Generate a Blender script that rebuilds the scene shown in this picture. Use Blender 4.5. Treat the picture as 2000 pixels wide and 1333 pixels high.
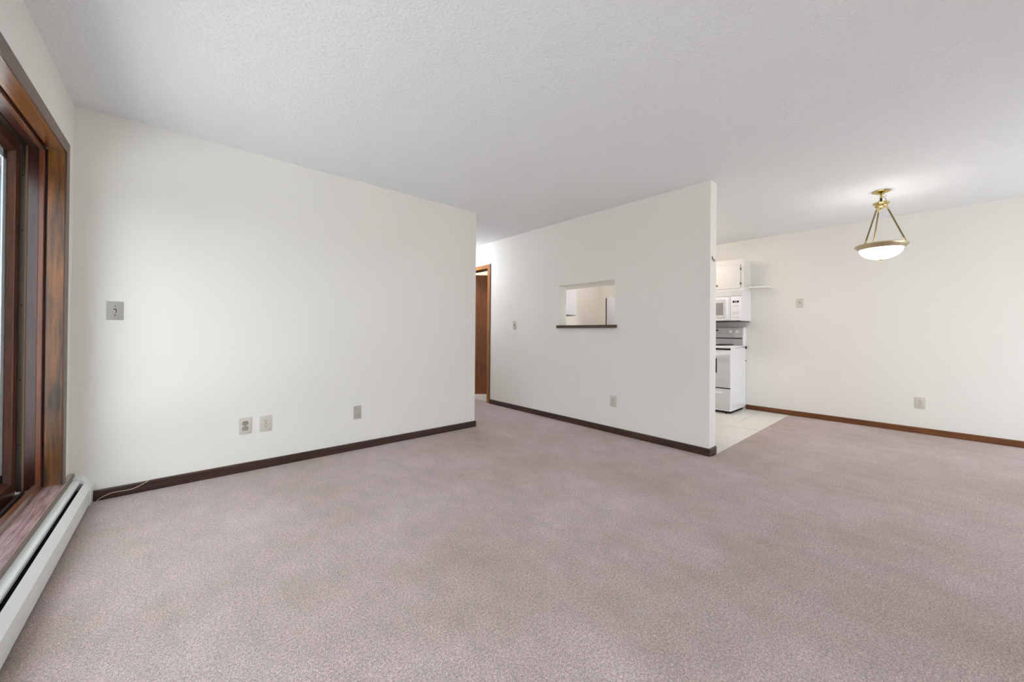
import bpy, bmesh, math
from mathutils import Vector, Matrix

for o in list(bpy.data.objects):
    bpy.data.objects.remove(o)
scene = bpy.context.scene
COL = scene.collection

# ------------------------------------------------------------------ camera
CAM = Vector((0.0, 0.0, 1.0774))
YAW, PITCH, ROLL, FPX, CY = 0.7218, 0.0041, 0.0086, 729.83, 646.55
F = Vector((math.sin(YAW) * math.cos(PITCH), math.cos(YAW) * math.cos(PITCH), math.sin(PITCH)))
R0 = Vector((math.cos(YAW), -math.sin(YAW), 0)); U0 = R0.cross(F)
R = math.cos(ROLL) * R0 + math.sin(ROLL) * U0
U = -math.sin(ROLL) * R0 + math.cos(ROLL) * U0
cd = bpy.data.cameras.new('camera'); cam = bpy.data.objects.new('camera', cd); COL.objects.link(cam)
m = Matrix((R, U, -F)).transposed().to_4x4(); m.translation = CAM
cam.matrix_world = m
cd.sensor_fit = 'HORIZONTAL'; cd.sensor_width = 36.0
cd.lens = 36.0 * FPX / 2000.0
cd.shift_y = -(666.5 - CY) / 2000.0
cd.clip_start = 0.02
scene.camera = cam

# ------------------------------------------------------------------ world, light, exposure
SKY_STRENGTH = 2.6
world = bpy.data.worlds.new('overcast_sky'); scene.world = world; world.use_nodes = True
bg = world.node_tree.nodes['Background']
bg.inputs[0].default_value = (0.92, 0.965, 1.0, 1); bg.inputs[1].default_value = SKY_STRENGTH

sun_d = bpy.data.lights.new('sun', 'SUN'); sun_d.energy = 11.0; sun_d.angle = math.radians(0.6); sun_d.color = (1.0, 0.97, 0.94)
sun = bpy.data.objects.new('sun', sun_d); COL.objects.link(sun); sun.location = (20, 20, 30)
sun.rotation_euler = Vector((-0.33, -0.33, -0.88)).to_track_quat('-Z', 'Y').to_euler()

def portal(name, loc, rot, sx, sy):
    l = bpy.data.lights.new(name, 'AREA'); l.shape = 'RECTANGLE'; l.size = sx; l.size_y = sy
    l.cycles.is_portal = True
    o = bpy.data.objects.new(name, l); COL.objects.link(o); o.location = loc; o.rotation_euler = rot
    return o

vs = scene.view_settings
vs.view_transform = 'Standard'; vs.look = 'None'; vs.gamma = 1.0; vs.use_curve_mapping = False
vs.exposure = 0.86
scene.cycles.max_bounces = 10; scene.cycles.diffuse_bounces = 6; scene.cycles.glossy_bounces = 4
scene.cycles.transparent_max_bounces = 12
scene.cycles.sample_clamp_indirect = 8.0
scene.cycles.caustics_reflective = False; scene.cycles.caustics_refractive = False

# ------------------------------------------------------------------ dimensions
H = 2.44
XW, YA, XAE = -0.511, 3.478, 2.504         # window wall, back wall, its free end
XB, YB, TH = 3.4885, 1.3216, 0.135         # partition face, free end, thickness
XB2 = XB + TH
XC = 6.111                                  # right wall
YR = -2.05                                  # rear wall
YH = 6.25                                   # end of the hall
YK = 4.36                                   # end wall of the kitchen
WY0, WY1, WZ0, WZ1 = 0.10, 3.25, 0.20, 2.072  # window opening in the window wall

# ------------------------------------------------------------------ materials
def lin(c):
    return tuple(((v / 255) / 12.92 if v / 255 <= 0.04045 else ((v / 255 + 0.055) / 1.055) ** 2.4) for v in c) + (1,)

def new_mat(name):
    m_ = bpy.data.materials.new(name); m_.use_nodes = True
    nt = m_.node_tree
    return m_, nt, nt.nodes['Principled BSDF']

def N(nt, kind, **kw):
    n = nt.nodes.new(kind)
    for k, v in kw.items():
        setattr(n, k, v)
    return n

def plain(name, rgb, rough=0.5, metal=0.0, bump=0.0, bscale=200.0, var=0.0, vscale=3.0, coat=0.0, spec=0.5):
    m_, nt, b = new_mat(name)
    L = nt.links
    b.inputs['Base Color'].default_value = lin(rgb)
    b.inputs['Roughness'].default_value = rough; b.inputs['Metallic'].default_value = metal
    b.inputs['Coat Weight'].default_value = coat
    b.inputs['Specular IOR Level'].default_value = spec
    tc = N(nt, 'ShaderNodeTexCoord')
    if var > 0:
        n = N(nt, 'ShaderNodeTexNoise'); n.inputs['Scale'].default_value = vscale; n.inputs['Detail'].default_value = 4
        L.new(tc.outputs['Object'], n.inputs['Vector'])
        mr = N(nt, 'ShaderNodeMapRange'); mr.inputs[1].default_value = 0.3; mr.inputs[2].default_value = 0.7
        mr.inputs[3].default_value = 1 - var; mr.inputs[4].default_value = 1 + var
        L.new(n.outputs[0], mr.inputs[0])
        mx = N(nt, 'ShaderNodeMix', data_type='RGBA', blend_type='MULTIPLY'); mx.inputs[0].default_value = 1
        mx.inputs[6].default_value = lin(rgb); L.new(mr.outputs[0], mx.inputs[7])
        L.new(mx.outputs[2], b.inputs['Base Color'])
    if bump > 0:
        n2 = N(nt, 'ShaderNodeTexNoise'); n2.inputs['Scale'].default_value = bscale; n2.inputs['Detail'].default_value = 2
        L.new(tc.outputs['Object'], n2.inputs['Vector'])
        bp = N(nt, 'ShaderNodeBump'); bp.inputs['Strength'].default_value = bump; bp.inputs['Distance'].default_value = 0.002
        L.new(n2.outputs[0], bp.inputs['Height']); L.new(bp.outputs[0], b.inputs['Normal'])
    return m_

def wood(name, dark, light, axis='y', rough=0.35, stretch=0.06, scale=24.0, coat=0.25, bump=0.15, patch=0.3, spec=0.5):
    m_, nt, b = new_mat(name); L = nt.links
    tc = N(nt, 'ShaderNodeTexCoord'); mp = N(nt, 'ShaderNodeMapping')
    s = [1, 1, 1]; s['xyz'.index(axis)] = stretch
    mp.inputs['Scale'].default_value = s
    L.new(tc.outputs['Object'], mp.inputs['Vector'])
    n = N(nt, 'ShaderNodeTexNoise'); n.inputs['Scale'].default_value = scale * 2.2; n.inputs['Detail'].default_value = 7
    n.inputs['Roughness'].default_value = 0.65; n.inputs['Distortion'].default_value = 0.8
    L.new(mp.outputs[0], n.inputs['Vector'])
    n3 = N(nt, 'ShaderNodeTexNoise'); n3.inputs['Scale'].default_value = 3.0; n3.inputs['Detail'].default_value = 2
    L.new(tc.outputs['Object'], n3.inputs['Vector'])
    ma = N(nt, 'ShaderNodeMath', operation='MULTIPLY_ADD'); ma.inputs[1].default_value = patch
    L.new(n3.outputs[0], ma.inputs[0])
    sb = N(nt, 'ShaderNodeMath', operation='SUBTRACT'); sb.inputs[1].default_value = patch * 0.5
    L.new(n.outputs[0], sb.inputs[0]); L.new(sb.outputs[0], ma.inputs[2])
    cr = N(nt, 'ShaderNodeValToRGB'); e = cr.color_ramp.elements
    e[0].position = 0.32; e[0].color = lin(dark); e[1].position = 0.68; e[1].color = lin(light)
    L.new(ma.outputs[0], cr.inputs[0]); L.new(cr.outputs[0], b.inputs['Base Color'])
    b.inputs['Roughness'].default_value = rough; b.inputs['Coat Weight'].default_value = coat
    b.inputs['Specular IOR Level'].default_value = spec
    b.inputs['Coat Roughness'].default_value = 0.2
    bp = N(nt, 'ShaderNodeBump'); bp.inputs['Strength'].default_value = bump; bp.inputs['Distance'].default_value = 0.001
    L.new(n.outputs[0], bp.inputs['Height']); L.new(bp.outputs[0], b.inputs['Normal'])
    return m_

def emit(name, rgb, strength):
    m_, nt, b = new_mat(name)
    b.inputs['Base Color'].default_value = (0.9, 0.9, 0.88, 1)
    b.inputs['Emission Color'].default_value = lin(rgb); b.inputs['Emission Strength'].default_value = strength
    b.inputs['Roughness'].default_value = 0.3
    return m_

def carpet_material():
    m_, nt, b = new_mat('carpet'); L = nt.links
    b.inputs['Roughness'].default_value = 1.0; b.inputs['Specular IOR Level'].default_value = 0.05
    b.inputs['Sheen Weight'].default_value = 0.25; b.inputs['Sheen Roughness'].default_value = 0.6
    tc = N(nt, 'ShaderNodeTexCoord')
    def noise(sc, det, rough=0.5, stretch=None):
        n = N(nt, 'ShaderNodeTexNoise'); n.inputs['Scale'].default_value = sc; n.inputs['Detail'].default_value = det
        n.inputs['Roughness'].default_value = rough
        if stretch:
            mp = N(nt, 'ShaderNodeMapping'); mp.inputs['Scale'].default_value = stretch
            L.new(tc.outputs['Object'], mp.inputs['Vector']); L.new(mp.outputs[0], n.inputs['Vector'])
        else:
            L.new(tc.outputs['Object'], n.inputs['Vector'])
        return n
    big = noise(1.1, 5, 0.6); mid = noise(8.0, 6, 0.75, (1.0, 0.6, 1)); spot = noise(11.0, 3, 0.6); fine = noise(105, 3, 0.75); tuft = noise(260, 2, 0.6)
    # soiled traffic colour against the pinkish pile
    cr = N(nt, 'ShaderNodeValToRGB'); e = cr.color_ramp.elements
    e[0].position = 0.34; e[0].color = lin((192, 172, 161)); e[1].position = 0.62; e[1].color = lin((211, 191, 189))
    L.new(big.outputs[0], cr.inputs[0])
    def mul(prev, src, lo, hi, a=0.3, c=0.7):
        mr = N(nt, 'ShaderNodeMapRange'); mr.inputs[1].default_value = a; mr.inputs[2].default_value = c
        mr.inputs[3].default_value = lo; mr.inputs[4].default_value = hi
        L.new(src.outputs[0], mr.inputs[0])
        mx = N(nt, 'ShaderNodeMix', data_type='RGBA', blend_type='MULTIPLY'); mx.inputs[0].default_value = 1
        L.new(prev, mx.inputs[6]); L.new(mr.outputs[0], mx.inputs[7])
        return mx.outputs[2]
    c = mul(cr.outputs[0], mid, 0.86, 1.09)
    c = mul(c, spot, 1.0, 0.78, 0.70, 0.80)
    c = mul(c, fine, 0.62, 1.36)
    c = mul(c, tuft, 0.54, 1.47)
    L.new(c, b.inputs['Base Color'])
    add = N(nt, 'ShaderNodeMath', operation='ADD'); L.new(fine.outputs[0], add.inputs[0]); L.new(tuft.outputs[0], add.inputs[1])
    bp = N(nt, 'ShaderNodeBump'); bp.inputs['Strength'].default_value = 1.0; bp.inputs['Distance'].default_value = 0.006
    L.new(add.outputs[0], bp.inputs['Height']); L.new(bp.outputs[0], b.inputs['Normal'])
    return m_

def ceiling_material():
    m_, nt, b = new_mat('textured_ceiling'); L = nt.links
    b.inputs['Base Color'].default_value = lin((238, 240, 243)); b.inputs['Roughness'].default_value = 0.95
    b.inputs['Specular IOR Level'].default_value = 0.1
    tc = N(nt, 'ShaderNodeTexCoord')
    v = N(nt, 'ShaderNodeTexNoise'); v.inputs['Scale'].default_value = 62; v.inputs['Detail'].default_value = 3; v.inputs['Roughness'].default_value = 0.6
    L.new(tc.outputs['Object'], v.inputs['Vector'])
    bp = N(nt, 'ShaderNodeBump'); bp.inputs['Strength'].default_value = 0.8; bp.inputs['Distance'].default_value = 0.008
    L.new(v.outputs[0], bp.inputs['Height']); L.new(bp.outputs[0], b.inputs['Normal'])
    return m_

def glass_material():
    m_ = bpy.data.materials.new('hazy_window_glass'); m_.use_nodes = True; nt = m_.node_tree; L = nt.links
    nt.nodes.clear()
    out = N(nt, 'ShaderNodeOutputMaterial')
    tr = N(nt, 'ShaderNodeBsdfTransparent'); tr.inputs[0].default_value = (0.95, 0.97, 0.98, 1)
    gl = N(nt, 'ShaderNodeBsdfGlossy'); gl.inputs['Roughness'].default_value = 0.02
    lw_ = N(nt, 'ShaderNodeLayerWeight'); lw_.inputs[0].default_value = 0.5
    pw = N(nt, 'ShaderNodeMath', operation='POWER'); pw.inputs[1].default_value = 5.0; L.new(lw_.outputs['Facing'], pw.inputs[0])
    fr = N(nt, 'ShaderNodeMath', operation='MULTIPLY_ADD'); fr.inputs[1].default_value = 0.6; fr.inputs[2].default_value = 0.02; L.new(pw.outputs[0], fr.inputs[0])
    hz = N(nt, 'ShaderNodeBsdfTranslucent'); hz.inputs[0].default_value = (0.75, 0.85, 1.0, 1)
    tc = N(nt, 'ShaderNodeTexCoord'); n = N(nt, 'ShaderNodeTexNoise'); n.inputs['Scale'].default_value = 9; n.inputs['Detail'].default_value = 5
    n.inputs['Distortion'].default_value = 2.0
    L.new(tc.outputs['Object'], n.inputs['Vector'])
    mr = N(nt, 'ShaderNodeMapRange'); mr.inputs[1].default_value = 0.3; mr.inputs[2].default_value = 0.7
    mr.inputs[3].default_value = 0.015; mr.inputs[4].default_value = 0.06
    L.new(n.outputs[0], mr.inputs[0])
    m1 = N(nt, 'ShaderNodeMixShader'); L.new(mr.outputs[0], m1.inputs[0]); L.new(tr.outputs[0], m1.inputs[1]); L.new(hz.outputs[0], m1.inputs[2])
    m2 = N(nt, 'ShaderNodeMixShader'); L.new(fr.outputs[0], m2.inputs[0]); L.new(m1.outputs[0], m2.inputs[1]); L.new(gl.outputs[0], m2.inputs[2])
    L.new(m2.outputs[0], out.inputs[0])
    return m_

WALL = plain('cream_wall_paint', (241, 239, 233), 0.75, bump=0.06, bscale=240, var=0.008, vscale=1.5, spec=0.3)
KITCHEN_WALL = WALL
CEIL = ceiling_material()
CARPET = carpet_material()
GLASS = glass_material()
BASE_DARK = wood('dark_baseboard_wood', (40, 22, 16), (74, 46, 36), 'x', 0.4, patch=0.25)
BASE_DARK_Y = wood('dark_baseboard_wood_lengthwise', (44, 26, 19), (80, 52, 40), 'y', 0.4, patch=0.25)
BASE_OAK_Y = wood('oak_baseboard_wood', (86, 44, 12), (126, 72, 24), 'y', 0.4, patch=0.3)
CASING_Y = wood('brown_casing_wood', (84, 58, 42), (106, 76, 58), 'y', 0.45, patch=0.15)
CASING_Z = wood('brown_casing_wood_upright', (72, 44, 32), (98, 66, 50), 'z', 0.4, patch=0.15)
JAMB_Z = wood('amber_oak_jamb_upright', (30, 15, 5), (140, 86, 28), 'z', 0.32, scale=14, coat=0.4, patch=0.65)
JAMB_Y = wood('amber_oak_jamb', (58, 30, 8), (150, 92, 32), 'y', 0.22, scale=16, coat=0.8, patch=0.45, bump=0.5)
SASH_Z = wood('reddish_sash_wood_upright', (64, 31, 15), (116, 66, 36), 'z', 0.35, coat=0.4)
SASH_Y = wood('reddish_sash_wood', (52, 26, 15), (98, 56, 34), 'y', 0.3, coat=0.5)
MAHOG_Z = wood('mahogany_frame_wood_upright', (46, 19, 14), (84, 42, 31), 'z', 0.3, coat=0.5, patch=0.45)
MAHOG_Y = wood('mahogany_frame_wood', (66, 34, 26), (112, 68, 54), 'y', 0.3, coat=0.5)
STOP_Z = wood('red_stop_wood_upright', (92, 44, 22), (136, 72, 40), 'z', 0.3, coat=0.4)
STOP_Y = wood('red_stop_wood', (84, 46, 26), (132, 80, 50), 'y', 0.28, coat=0.5)
STOOL = wood('sill_wood_painted_glare', (112, 80, 76), (186, 156, 156), 'y', 0.22, scale=30, coat=1.0, bump=0.9)  # pale purple tones put the sky glare into the wood colour
DARK_GAP = plain('dark_recess', (22, 16, 13), 0.8)
ALU = plain('dull_aluminium_track', (92, 84, 74), 0.45, 0.5)
PILE_STRIP = plain('weatherstrip_pile', (140, 112, 88), 0.9, bump=0.6, bscale=400)
VINYL = plain('white_glazing_bead', (222, 226, 228), 0.45)
HEATER = plain('heater_enamel', (238, 242, 239), 0.4, var=0.02, vscale=20)
HEATER_DARK = plain('heater_inside', (18, 18, 18), 0.7)
PLATE_STEEL = plain('brushed_grey_plate', (176, 172, 166), 0.4, 0.15)
TOGGLE = plain('switch_toggle', (188, 183, 175), 0.5)
PLATE = plain('almond_plate_plastic', (214, 209, 198), 0.4)
PLATE_DARK = plain('outlet_slot_dark', (56, 48, 42), 0.6)
OUTLET_OLD = plain('worn_receptacle_plastic', (168, 156, 144), 0.5)
BRASS = plain('polished_brass', (204, 184, 124), 0.18, 1.0)
BRASS_SATIN = plain('satin_brass_rim', (192, 176, 146), 0.3, 0.9)
BRASS_DARK = plain('brass_rod', (132, 116, 80), 0.3, 0.9)
CORD_DARK = plain('dark_lamp_cord', (40, 30, 24), 0.5)
CORD_CLEAR = plain('clear_brown_cord', (120, 100, 84), 0.4)
BOWL = emit('lit_frosted_bowl', (255, 250, 242), 3.2)
DOME = emit('lit_ceiling_dome', (255, 243, 230), 30.0)
HALL_DOME = emit('lit_hall_dome', (238, 243, 255), 31.0)
APPL = plain('white_appliance_enamel', (246, 246, 250), 0.22, coat=0.3)
APPL_GREY = plain('pale_grey_appliance_panel', (214, 214, 216), 0.3)
BLACK = plain('black_glass', (14, 14, 15), 0.12)
BLACK_MATT = plain('black_matt', (24, 22, 20), 0.6)
MW_GLASS = plain('grey_microwave_window', (150, 150, 148), 0.2)
MW_UNDER = plain('microwave_underside_metal', (92, 84, 76), 0.5, 0.1)
PRINT = plain('grey_print', (186, 182, 184), 0.6)
KEY = plain('pale_key', (230, 228, 230), 0.5)
DIGIT = plain('pale_digits', (230, 236, 240), 0.5)
CAB = plain('white_cabinet_paint', (234, 232, 228), 0.4)
HINGE = plain('tarnished_hinge', (110, 100, 90), 0.35, 0.9)
COUNTER = plain('white_laminate', (232, 230, 224), 0.3)
TILE = plain('off_white_floor_tile', (234, 230, 222), 0.35, var=0.03, vscale=4.0, bump=0.05, bscale=60)
SUBFLOOR = plain('tile_adhesive', (96, 88, 78), 0.9)
BATH_FLOOR = plain('white_bath_vinyl', (236, 234, 232), 0.35)
LEDGE = wood('dark_stained_ledge', (52, 32, 22), (84, 56, 40), 'y', 0.3, coat=0.6, patch=0.2)
DOORWOOD = wood('lauan_door_veneer', (98, 52, 17), (140, 80, 32), 'z', 0.35, scale=20, coat=0.3, patch=0.3)
CASE_OAK = wood('oak_door_casing', (140, 86, 36), (182, 122, 62), 'z', 0.35, coat=0.3)
CASE_DARK = wood('dark_door_casing_edge', (60, 38, 26), (92, 62, 46), 'z', 0.4)
GRASS = plain('pale_gravel_yard', (178, 178, 176), 0.95, var=0.12, vscale=2.0)
SIDING = plain('blue_grey_siding', (56, 86, 120), 0.7, var=0.05)
ROOF = plain('roof_shingle', (70, 68, 66), 0.9, var=0.2, vscale=10)
WIRE = plain('cream_cable', (206, 194, 168), 0.6)
FRIDGE = plain('white_fridge_enamel', (212, 214, 222), 0.3)
FRIDGE_TRIM = plain('dark_fridge_handle', (90, 84, 72), 0.4)

# ------------------------------------------------------------------ mesh helpers
class MB:
    def __init__(s):
        s.bm = bmesh.new()
    def box(s, x0, x1, y0, y1, z0, z1, bev=0.0, seg=1):
        g = bmesh.ops.create_cube(s.bm, size=1.0)
        vsx = g['verts']
        for v in vsx:
            v.co = Vector((x0 + (v.co.x + .5) * (x1 - x0), y0 + (v.co.y + .5) * (y1 - y0), z0 + (v.co.z + .5) * (z1 - z0)))
        if bev > 0:
            es = list({e for v in vsx for e in v.link_edges})
            bmesh.ops.bevel(s.bm, geom=es, offset=bev, segments=seg, affect='EDGES', profile=0.5)
        return s
    def prism(s, pts, axis, a, b):
        """polygon pts in the plane across axis, extruded from a to b"""
        def P(u, v, t):
            return {'x': (t, u, v), 'y': (u, t, v), 'z': (u, v, t)}[axis]
        lo = [s.bm.verts.new(P(u, v, a)) for u, v in pts]; hi = [s.bm.verts.new(P(u, v, b)) for u, v in pts]
        fs = [s.bm.faces.new(lo), s.bm.faces.new(hi[::-1])]
        n = len(pts)
        for i in range(n):
            fs.append(s.bm.faces.new((lo[i], hi[i], hi[(i + 1) % n], lo[(i + 1) % n])))
        bmesh.ops.recalc_face_normals(s.bm, faces=fs)
        return s
    def tube(s, path, r, seg=10, caps=True):
        path = [Vector(p) for p in path]; rings = []
        prev = None
        for i, p in enumerate(path):
            d = (path[min(i + 1, len(path) - 1)] - path[max(i - 1, 0)]).normalized()
            if prev is None:
                a = d.orthogonal().normalized()
            else:
                a = (prev - d * prev.dot(d)).normalized()
            prev = a; b = d.cross(a)
            rr = r[i] if isinstance(r, (list, tuple)) else r
            rings.append([s.bm.verts.new(p + rr * (math.cos(t) * a + math.sin(t) * b)) for t in [2 * math.pi * k / seg for k in range(seg)]])
        fs = []
        for q, w in zip(rings, rings[1:]):
            for k in range(seg):
                fs.append(s.bm.faces.new((q[k], q[(k + 1) % seg], w[(k + 1) % seg], w[k])))
        if caps:
            fs.append(s.bm.faces.new(rings[0][::-1])); fs.append(s.bm.faces.new(rings[-1]))
        bmesh.ops.recalc_face_normals(s.bm, faces=fs)
        return s
    def lathe(s, prof, c, axis='z', seg=32, cap=True):
        """prof: (radius, height) pairs along axis from centre c"""
        c = Vector(c); rings = []
        ax = {'x': Vector((1, 0, 0)), '-x': Vector((-1, 0, 0)), 'y': Vector((0, 1, 0)), '-y': Vector((0, -1, 0)), 'z': Vector((0, 0, 1))}[axis]
        a = ax.orthogonal().normalized(); b = ax.cross(a)
        for r, h in prof:
            if r < 1e-6:
                rings.append([s.bm.verts.new(c + ax * h)])
            else:
                rings.append([s.bm.verts.new(c + ax * h + r * (math.cos(t) * a + math.sin(t) * b)) for t in [2 * math.pi * k / seg for k in range(seg)]])
        fs = []
        for q, w in zip(rings, rings[1:]):
            for k in range(seg):
                k2 = (k + 1) % seg
                if len(q) == 1 and len(w) > 1: fs.append(s.bm.faces.new((q[0], w[k2], w[k])))
                elif len(w) == 1 and len(q) > 1: fs.append(s.bm.faces.new((q[k], q[k2], w[0])))
                elif len(q) > 1: fs.append(s.bm.faces.new((q[k], q[k2], w[k2], w[k])))
        if cap:
            if len(rings[0]) > 1: fs.append(s.bm.faces.new(rings[0][::-1]))
            if len(rings[-1]) > 1: fs.append(s.bm.faces.new(rings[-1]))
        bmesh.ops.recalc_face_normals(s.bm, faces=fs)
        return s
    def build(s, name, mat, parent=None, smooth=False):
        org = Vector((0, 0, 0)); p = parent
        while p is not None:
            org += p.location; p = p.parent
        if org.length > 0:
            bmesh.ops.translate(s.bm, verts=s.bm.verts, vec=-org)
        me = bpy.data.meshes.new(name); s.bm.to_mesh(me); s.bm.free()
        me.materials.append(mat)
        if smooth:
            for poly in me.polygons: poly.use_smooth = True
            try:
                me.set_sharp_from_angle(angle=math.radians(smooth if smooth is not True else 40))
            except Exception:
                pass
        o = bpy.data.objects.new(name, me); COL.objects.link(o)
        if parent: o.parent = parent
        return o

def empty(name, loc=(0, 0, 0)):
    o = bpy.data.objects.new(name, None); COL.objects.link(o); o.location = loc; o.empty_display_size = 0.05
    return o
def tag(o, label, cat, group=None):
    o['label'] = label; o['category'] = cat
    if group: o['group'] = group
    return o
def struct(o):
    o['kind'] = 'structure'
    return o

# ------------------------------------------------------------------ room shell
# window wall with its opening
V0, V1, VZ0, VZ1 = -1.95, -0.20, 0.20, 2.072     # unseen opening added behind the viewer to let in more daylight
mb = MB()
mb.box(XW - 0.2, XW, YR - .12, V0, -0.05, H); mb.box(XW - 0.2, XW, V1, WY0, -0.05, H); mb.box(XW - 0.2, XW, WY1 + .02, YA + .11, -0.05, H)
mb.box(XW - 0.2, XW, WY0, WY1, -0.05, WZ0 - .03); mb.box(XW - 0.2, XW, WY0, WY1 + .02, WZ1 + .02, H); mb.box(XW - 0.2, XW, WY1, WY1 + .02, -0.05, WZ0 - .03)
mb.box(XW - 0.2, XW, V0, V1, -0.05, VZ0); mb.box(XW - 0.2, XW, V0, V1, VZ1, H)
struct(mb.build('wall_left', WALL))
struct(MB().box(XW, XAE, YA, YA + .11, 0, H).build('wall_back', WALL))
struct(MB().box(XAE - .11, XAE, YA + .11, YH, 0, H).build('wall_hall', WALL))
mb = MB(); PY0, PY1, PZ0, PZ1 = 2.296, 3.086, 1.165, 1.655; DY0, DY1, DZ1 = 4.53, 5.31, 2.05
mb.box(XB, XB2, YB, PY0, 0, H); mb.box(XB, XB2, PY0, PY1, 0, PZ0 - .03); mb.box(XB, XB2, PY0, PY1, PZ1, H)
mb.box(XB, XB2, PY1, DY0 - .02, 0, H); mb.box(XB, XB2, DY0 - .02, DY1 + .02, DZ1 + .02, H); mb.box(XB, XB2, DY1 + .02, YH, 0, H)
struct(mb.build('wall_partition', WALL))
struct(MB().box(XC, XC + .12, YR - .12, YH, 0, H).build('wall_right', WALL))
RX0, RX1, RZ0, RZ1 = 3.5, 5.95, 0.08, 2.08       # unseen opening added behind the viewer to brighten the dining side
mb = MB(); mb.box(XW, RX0, YR - .15, YR, -0.05, H); mb.box(RX1, XC, YR - .15, YR, -0.05, H)
mb.box(RX0, RX1, YR - .15, YR, -0.05, RZ0); mb.box(RX0, RX1, YR - .15, YR, RZ1, H)
struct(mb.build('wall_rear', WALL))
struct(MB().box(XAE - .11, XC + .12, YH, YH + .1, 0, H).build('wall_hall_end', WALL))
struct(MB().box(XB2, XC, YK, YK + .1, 0, H).build('wall_kitchen_end', WALL))
struct(MB().box(5.4, 5.5, YK + .1, YH, 0, H).build('wall_bath', WALL))
struct(MB().box(XW - .22, XC + .12, YR - .15, YH + .1, H, H + .12).build('ceiling', CEIL))
mb = MB(); TY = 1.30
mb.box(XW, XC, YR, TY, -0.05, 0); mb.box(XW, XB + .02, TY, YA, -0.05, 0); mb.box(XAE, XB + .06, YA, YH, -0.05, 0)
struct(mb.build('floor', CARPET))
struct(MB().box(XB + .06, 5.4, YK + .1, YH, -0.05, -0.001).build('floor_bath', BATH_FLOOR))

# kitchen floor: twelve-inch tiles, each its own piece
kf = struct(MB().box(XB + .02, XC, TY, YK, -0.05, -0.004).build('floor_kitchen', SUBFLOOR))
TS = 0.305
tile_mesh = None
i = 0
xs = [3.615 + TS * k for k in range(9)]; ys = [TY + TS * k for k in range(10)]
tl = []
for a, x in enumerate(xs):
    for c, y in enumerate(ys):
        x1 = min(x + TS, XC); y1 = min(y + TS, YK)
        if a == 0: x0 = x
        key = (round(x1 - x, 3), round(y1 - y, 3))
        g = 0.0014
        t = MB().box(x + g, x1 - g, y + g, y1 - g, -0.004, 0.0005, 0.0006).build('tile', TILE, kf)
        tl.append(((a, c), t))
tld = dict(tl)
def tilt(k, ax, amt, pivot):
    o = tld[k]; pv = Vector(pivot)
    o.matrix_world = Matrix.Translation(pv) @ Matrix.Rotation(amt, 4, ax) @ Matrix.Translation(-pv)
tilt((5, 1), 'Y', -0.020, (xs[5], ys[1], 0)); tilt((4, 0), 'Y', 0.010, (xs[5], ys[0], 0))

# baseboards
BH, BT = 0.066, 0.012
mb = MB(); mb.prism([(YA, 0), (YA, BH), (YA - BT * .6, BH), (YA - BT, BH - .008), (YA - BT, 0)], 'x', XW + .02, XAE + BT)
struct(mb.build('baseboard_back', BASE_DARK))
mb = MB(); mb.prism([(XB, 0), (XB, BH), (XB - BT * .6, BH), (XB - BT, BH - .008), (XB - BT, 0)], 'y', YB - BT, DY0 - .072)
struct(mb.build('baseboard_partition', BASE_DARK_Y))
mb = MB(); mb.prism([(YB, 0), (YB, BH), (YB - BT * .6, BH), (YB - BT, BH - .008), (YB - BT, 0)], 'x', XB - .001, XB2 + .004)
struct(mb.build('baseboard_partition_end', BASE_DARK_Y))
mb = MB(); mb.prism([(XC, 0), (XC, BH), (XC - BT * .6, BH), (XC - BT, BH - .008), (XC - BT, 0)], 'y', YR, 1.815)
struct(mb.build('baseboard_right', BASE_OAK_Y))
mb = MB(); mb.prism([(XAE, 0), (XAE, BH), (XAE + BT * .6, BH), (XAE + BT, BH - .008), (XAE + BT, 0)], 'y', YA + .001, YH)
struct(mb.build('baseboard_hall', BASE_DARK_Y))

# ledge of the pass-through
mb = MB(); lx0, lx1, ly0, ly1, rr = XB - .03, XB2 + .03, 2.262, 3.116, 0.02
pts = []
for cx, cy, a0 in ((lx1 - rr, ly1 - rr, 0), (lx0 + rr, ly1 - rr, 90), (lx0 + rr, ly0 + rr, 180), (lx1 - rr, ly0 + rr, 270)):
    for k in range(6):
        a = math.radians(a0 + 90 * k / 5); pts.append((cx + rr * math.cos(a), cy + rr * math.sin(a)))
mb.prism(pts, 'z', PZ0 - .03, PZ0 + .003)
struct(mb.build('trim_1', LEDGE))

# ------------------------------------------------------------------ window on the left
W = struct(empty('window_1', (XW, WY1, WZ0)))
CT = 0.011
cw = 0.066
# casing: head and sides
MB().prism([(WY0 - cw, WZ1 + cw), (WY1 + cw, WZ1 + cw), (WY1, WZ1), (WY0, WZ1)], 'x', XW, XW + CT).build('head_casing', CASING_Y, W)
MB().prism([(WY1, WZ1), (WY1 + cw, WZ1 + cw), (WY1 + cw, WZ0), (WY1, WZ0)], 'x', XW, XW + CT).build('side_casing', CASING_Z, W)
MB().prism([(WY0, WZ1), (WY0 - cw, WZ1 + cw), (WY0 - cw, WZ0), (WY0, WZ0)], 'x', XW, XW + CT).build('side_casing', CASING_Z, W)
# jamb boards
JX = -0.568
for nm, y0, y1 in (('jamb', WY1 - .003, WY1 + .02), ('jamb', WY0 - .02, WY0 + .003)):
    MB().box(JX, XW + .004, y0, y1, WZ0, WZ1).build(nm, JAMB_Z, W)
    MB().box(XW - .2, JX, y0 + (.016 if y0 > 1 else 0), y1 - (0 if y0 > 1 else .016), WZ0, WZ1).build('rear_jamb', MAHOG_Z, W)
MB().box(JX, XW + .004, WY0, WY1, WZ1 - .003, WZ1 + .02).build('head_jamb', JAMB_Y, W)
MB().box(XW - .2, JX, WY0, WY1, WZ1 + .013, WZ1 + .03).build('rear_head_jamb', MAHOG_Y, W)
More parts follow.
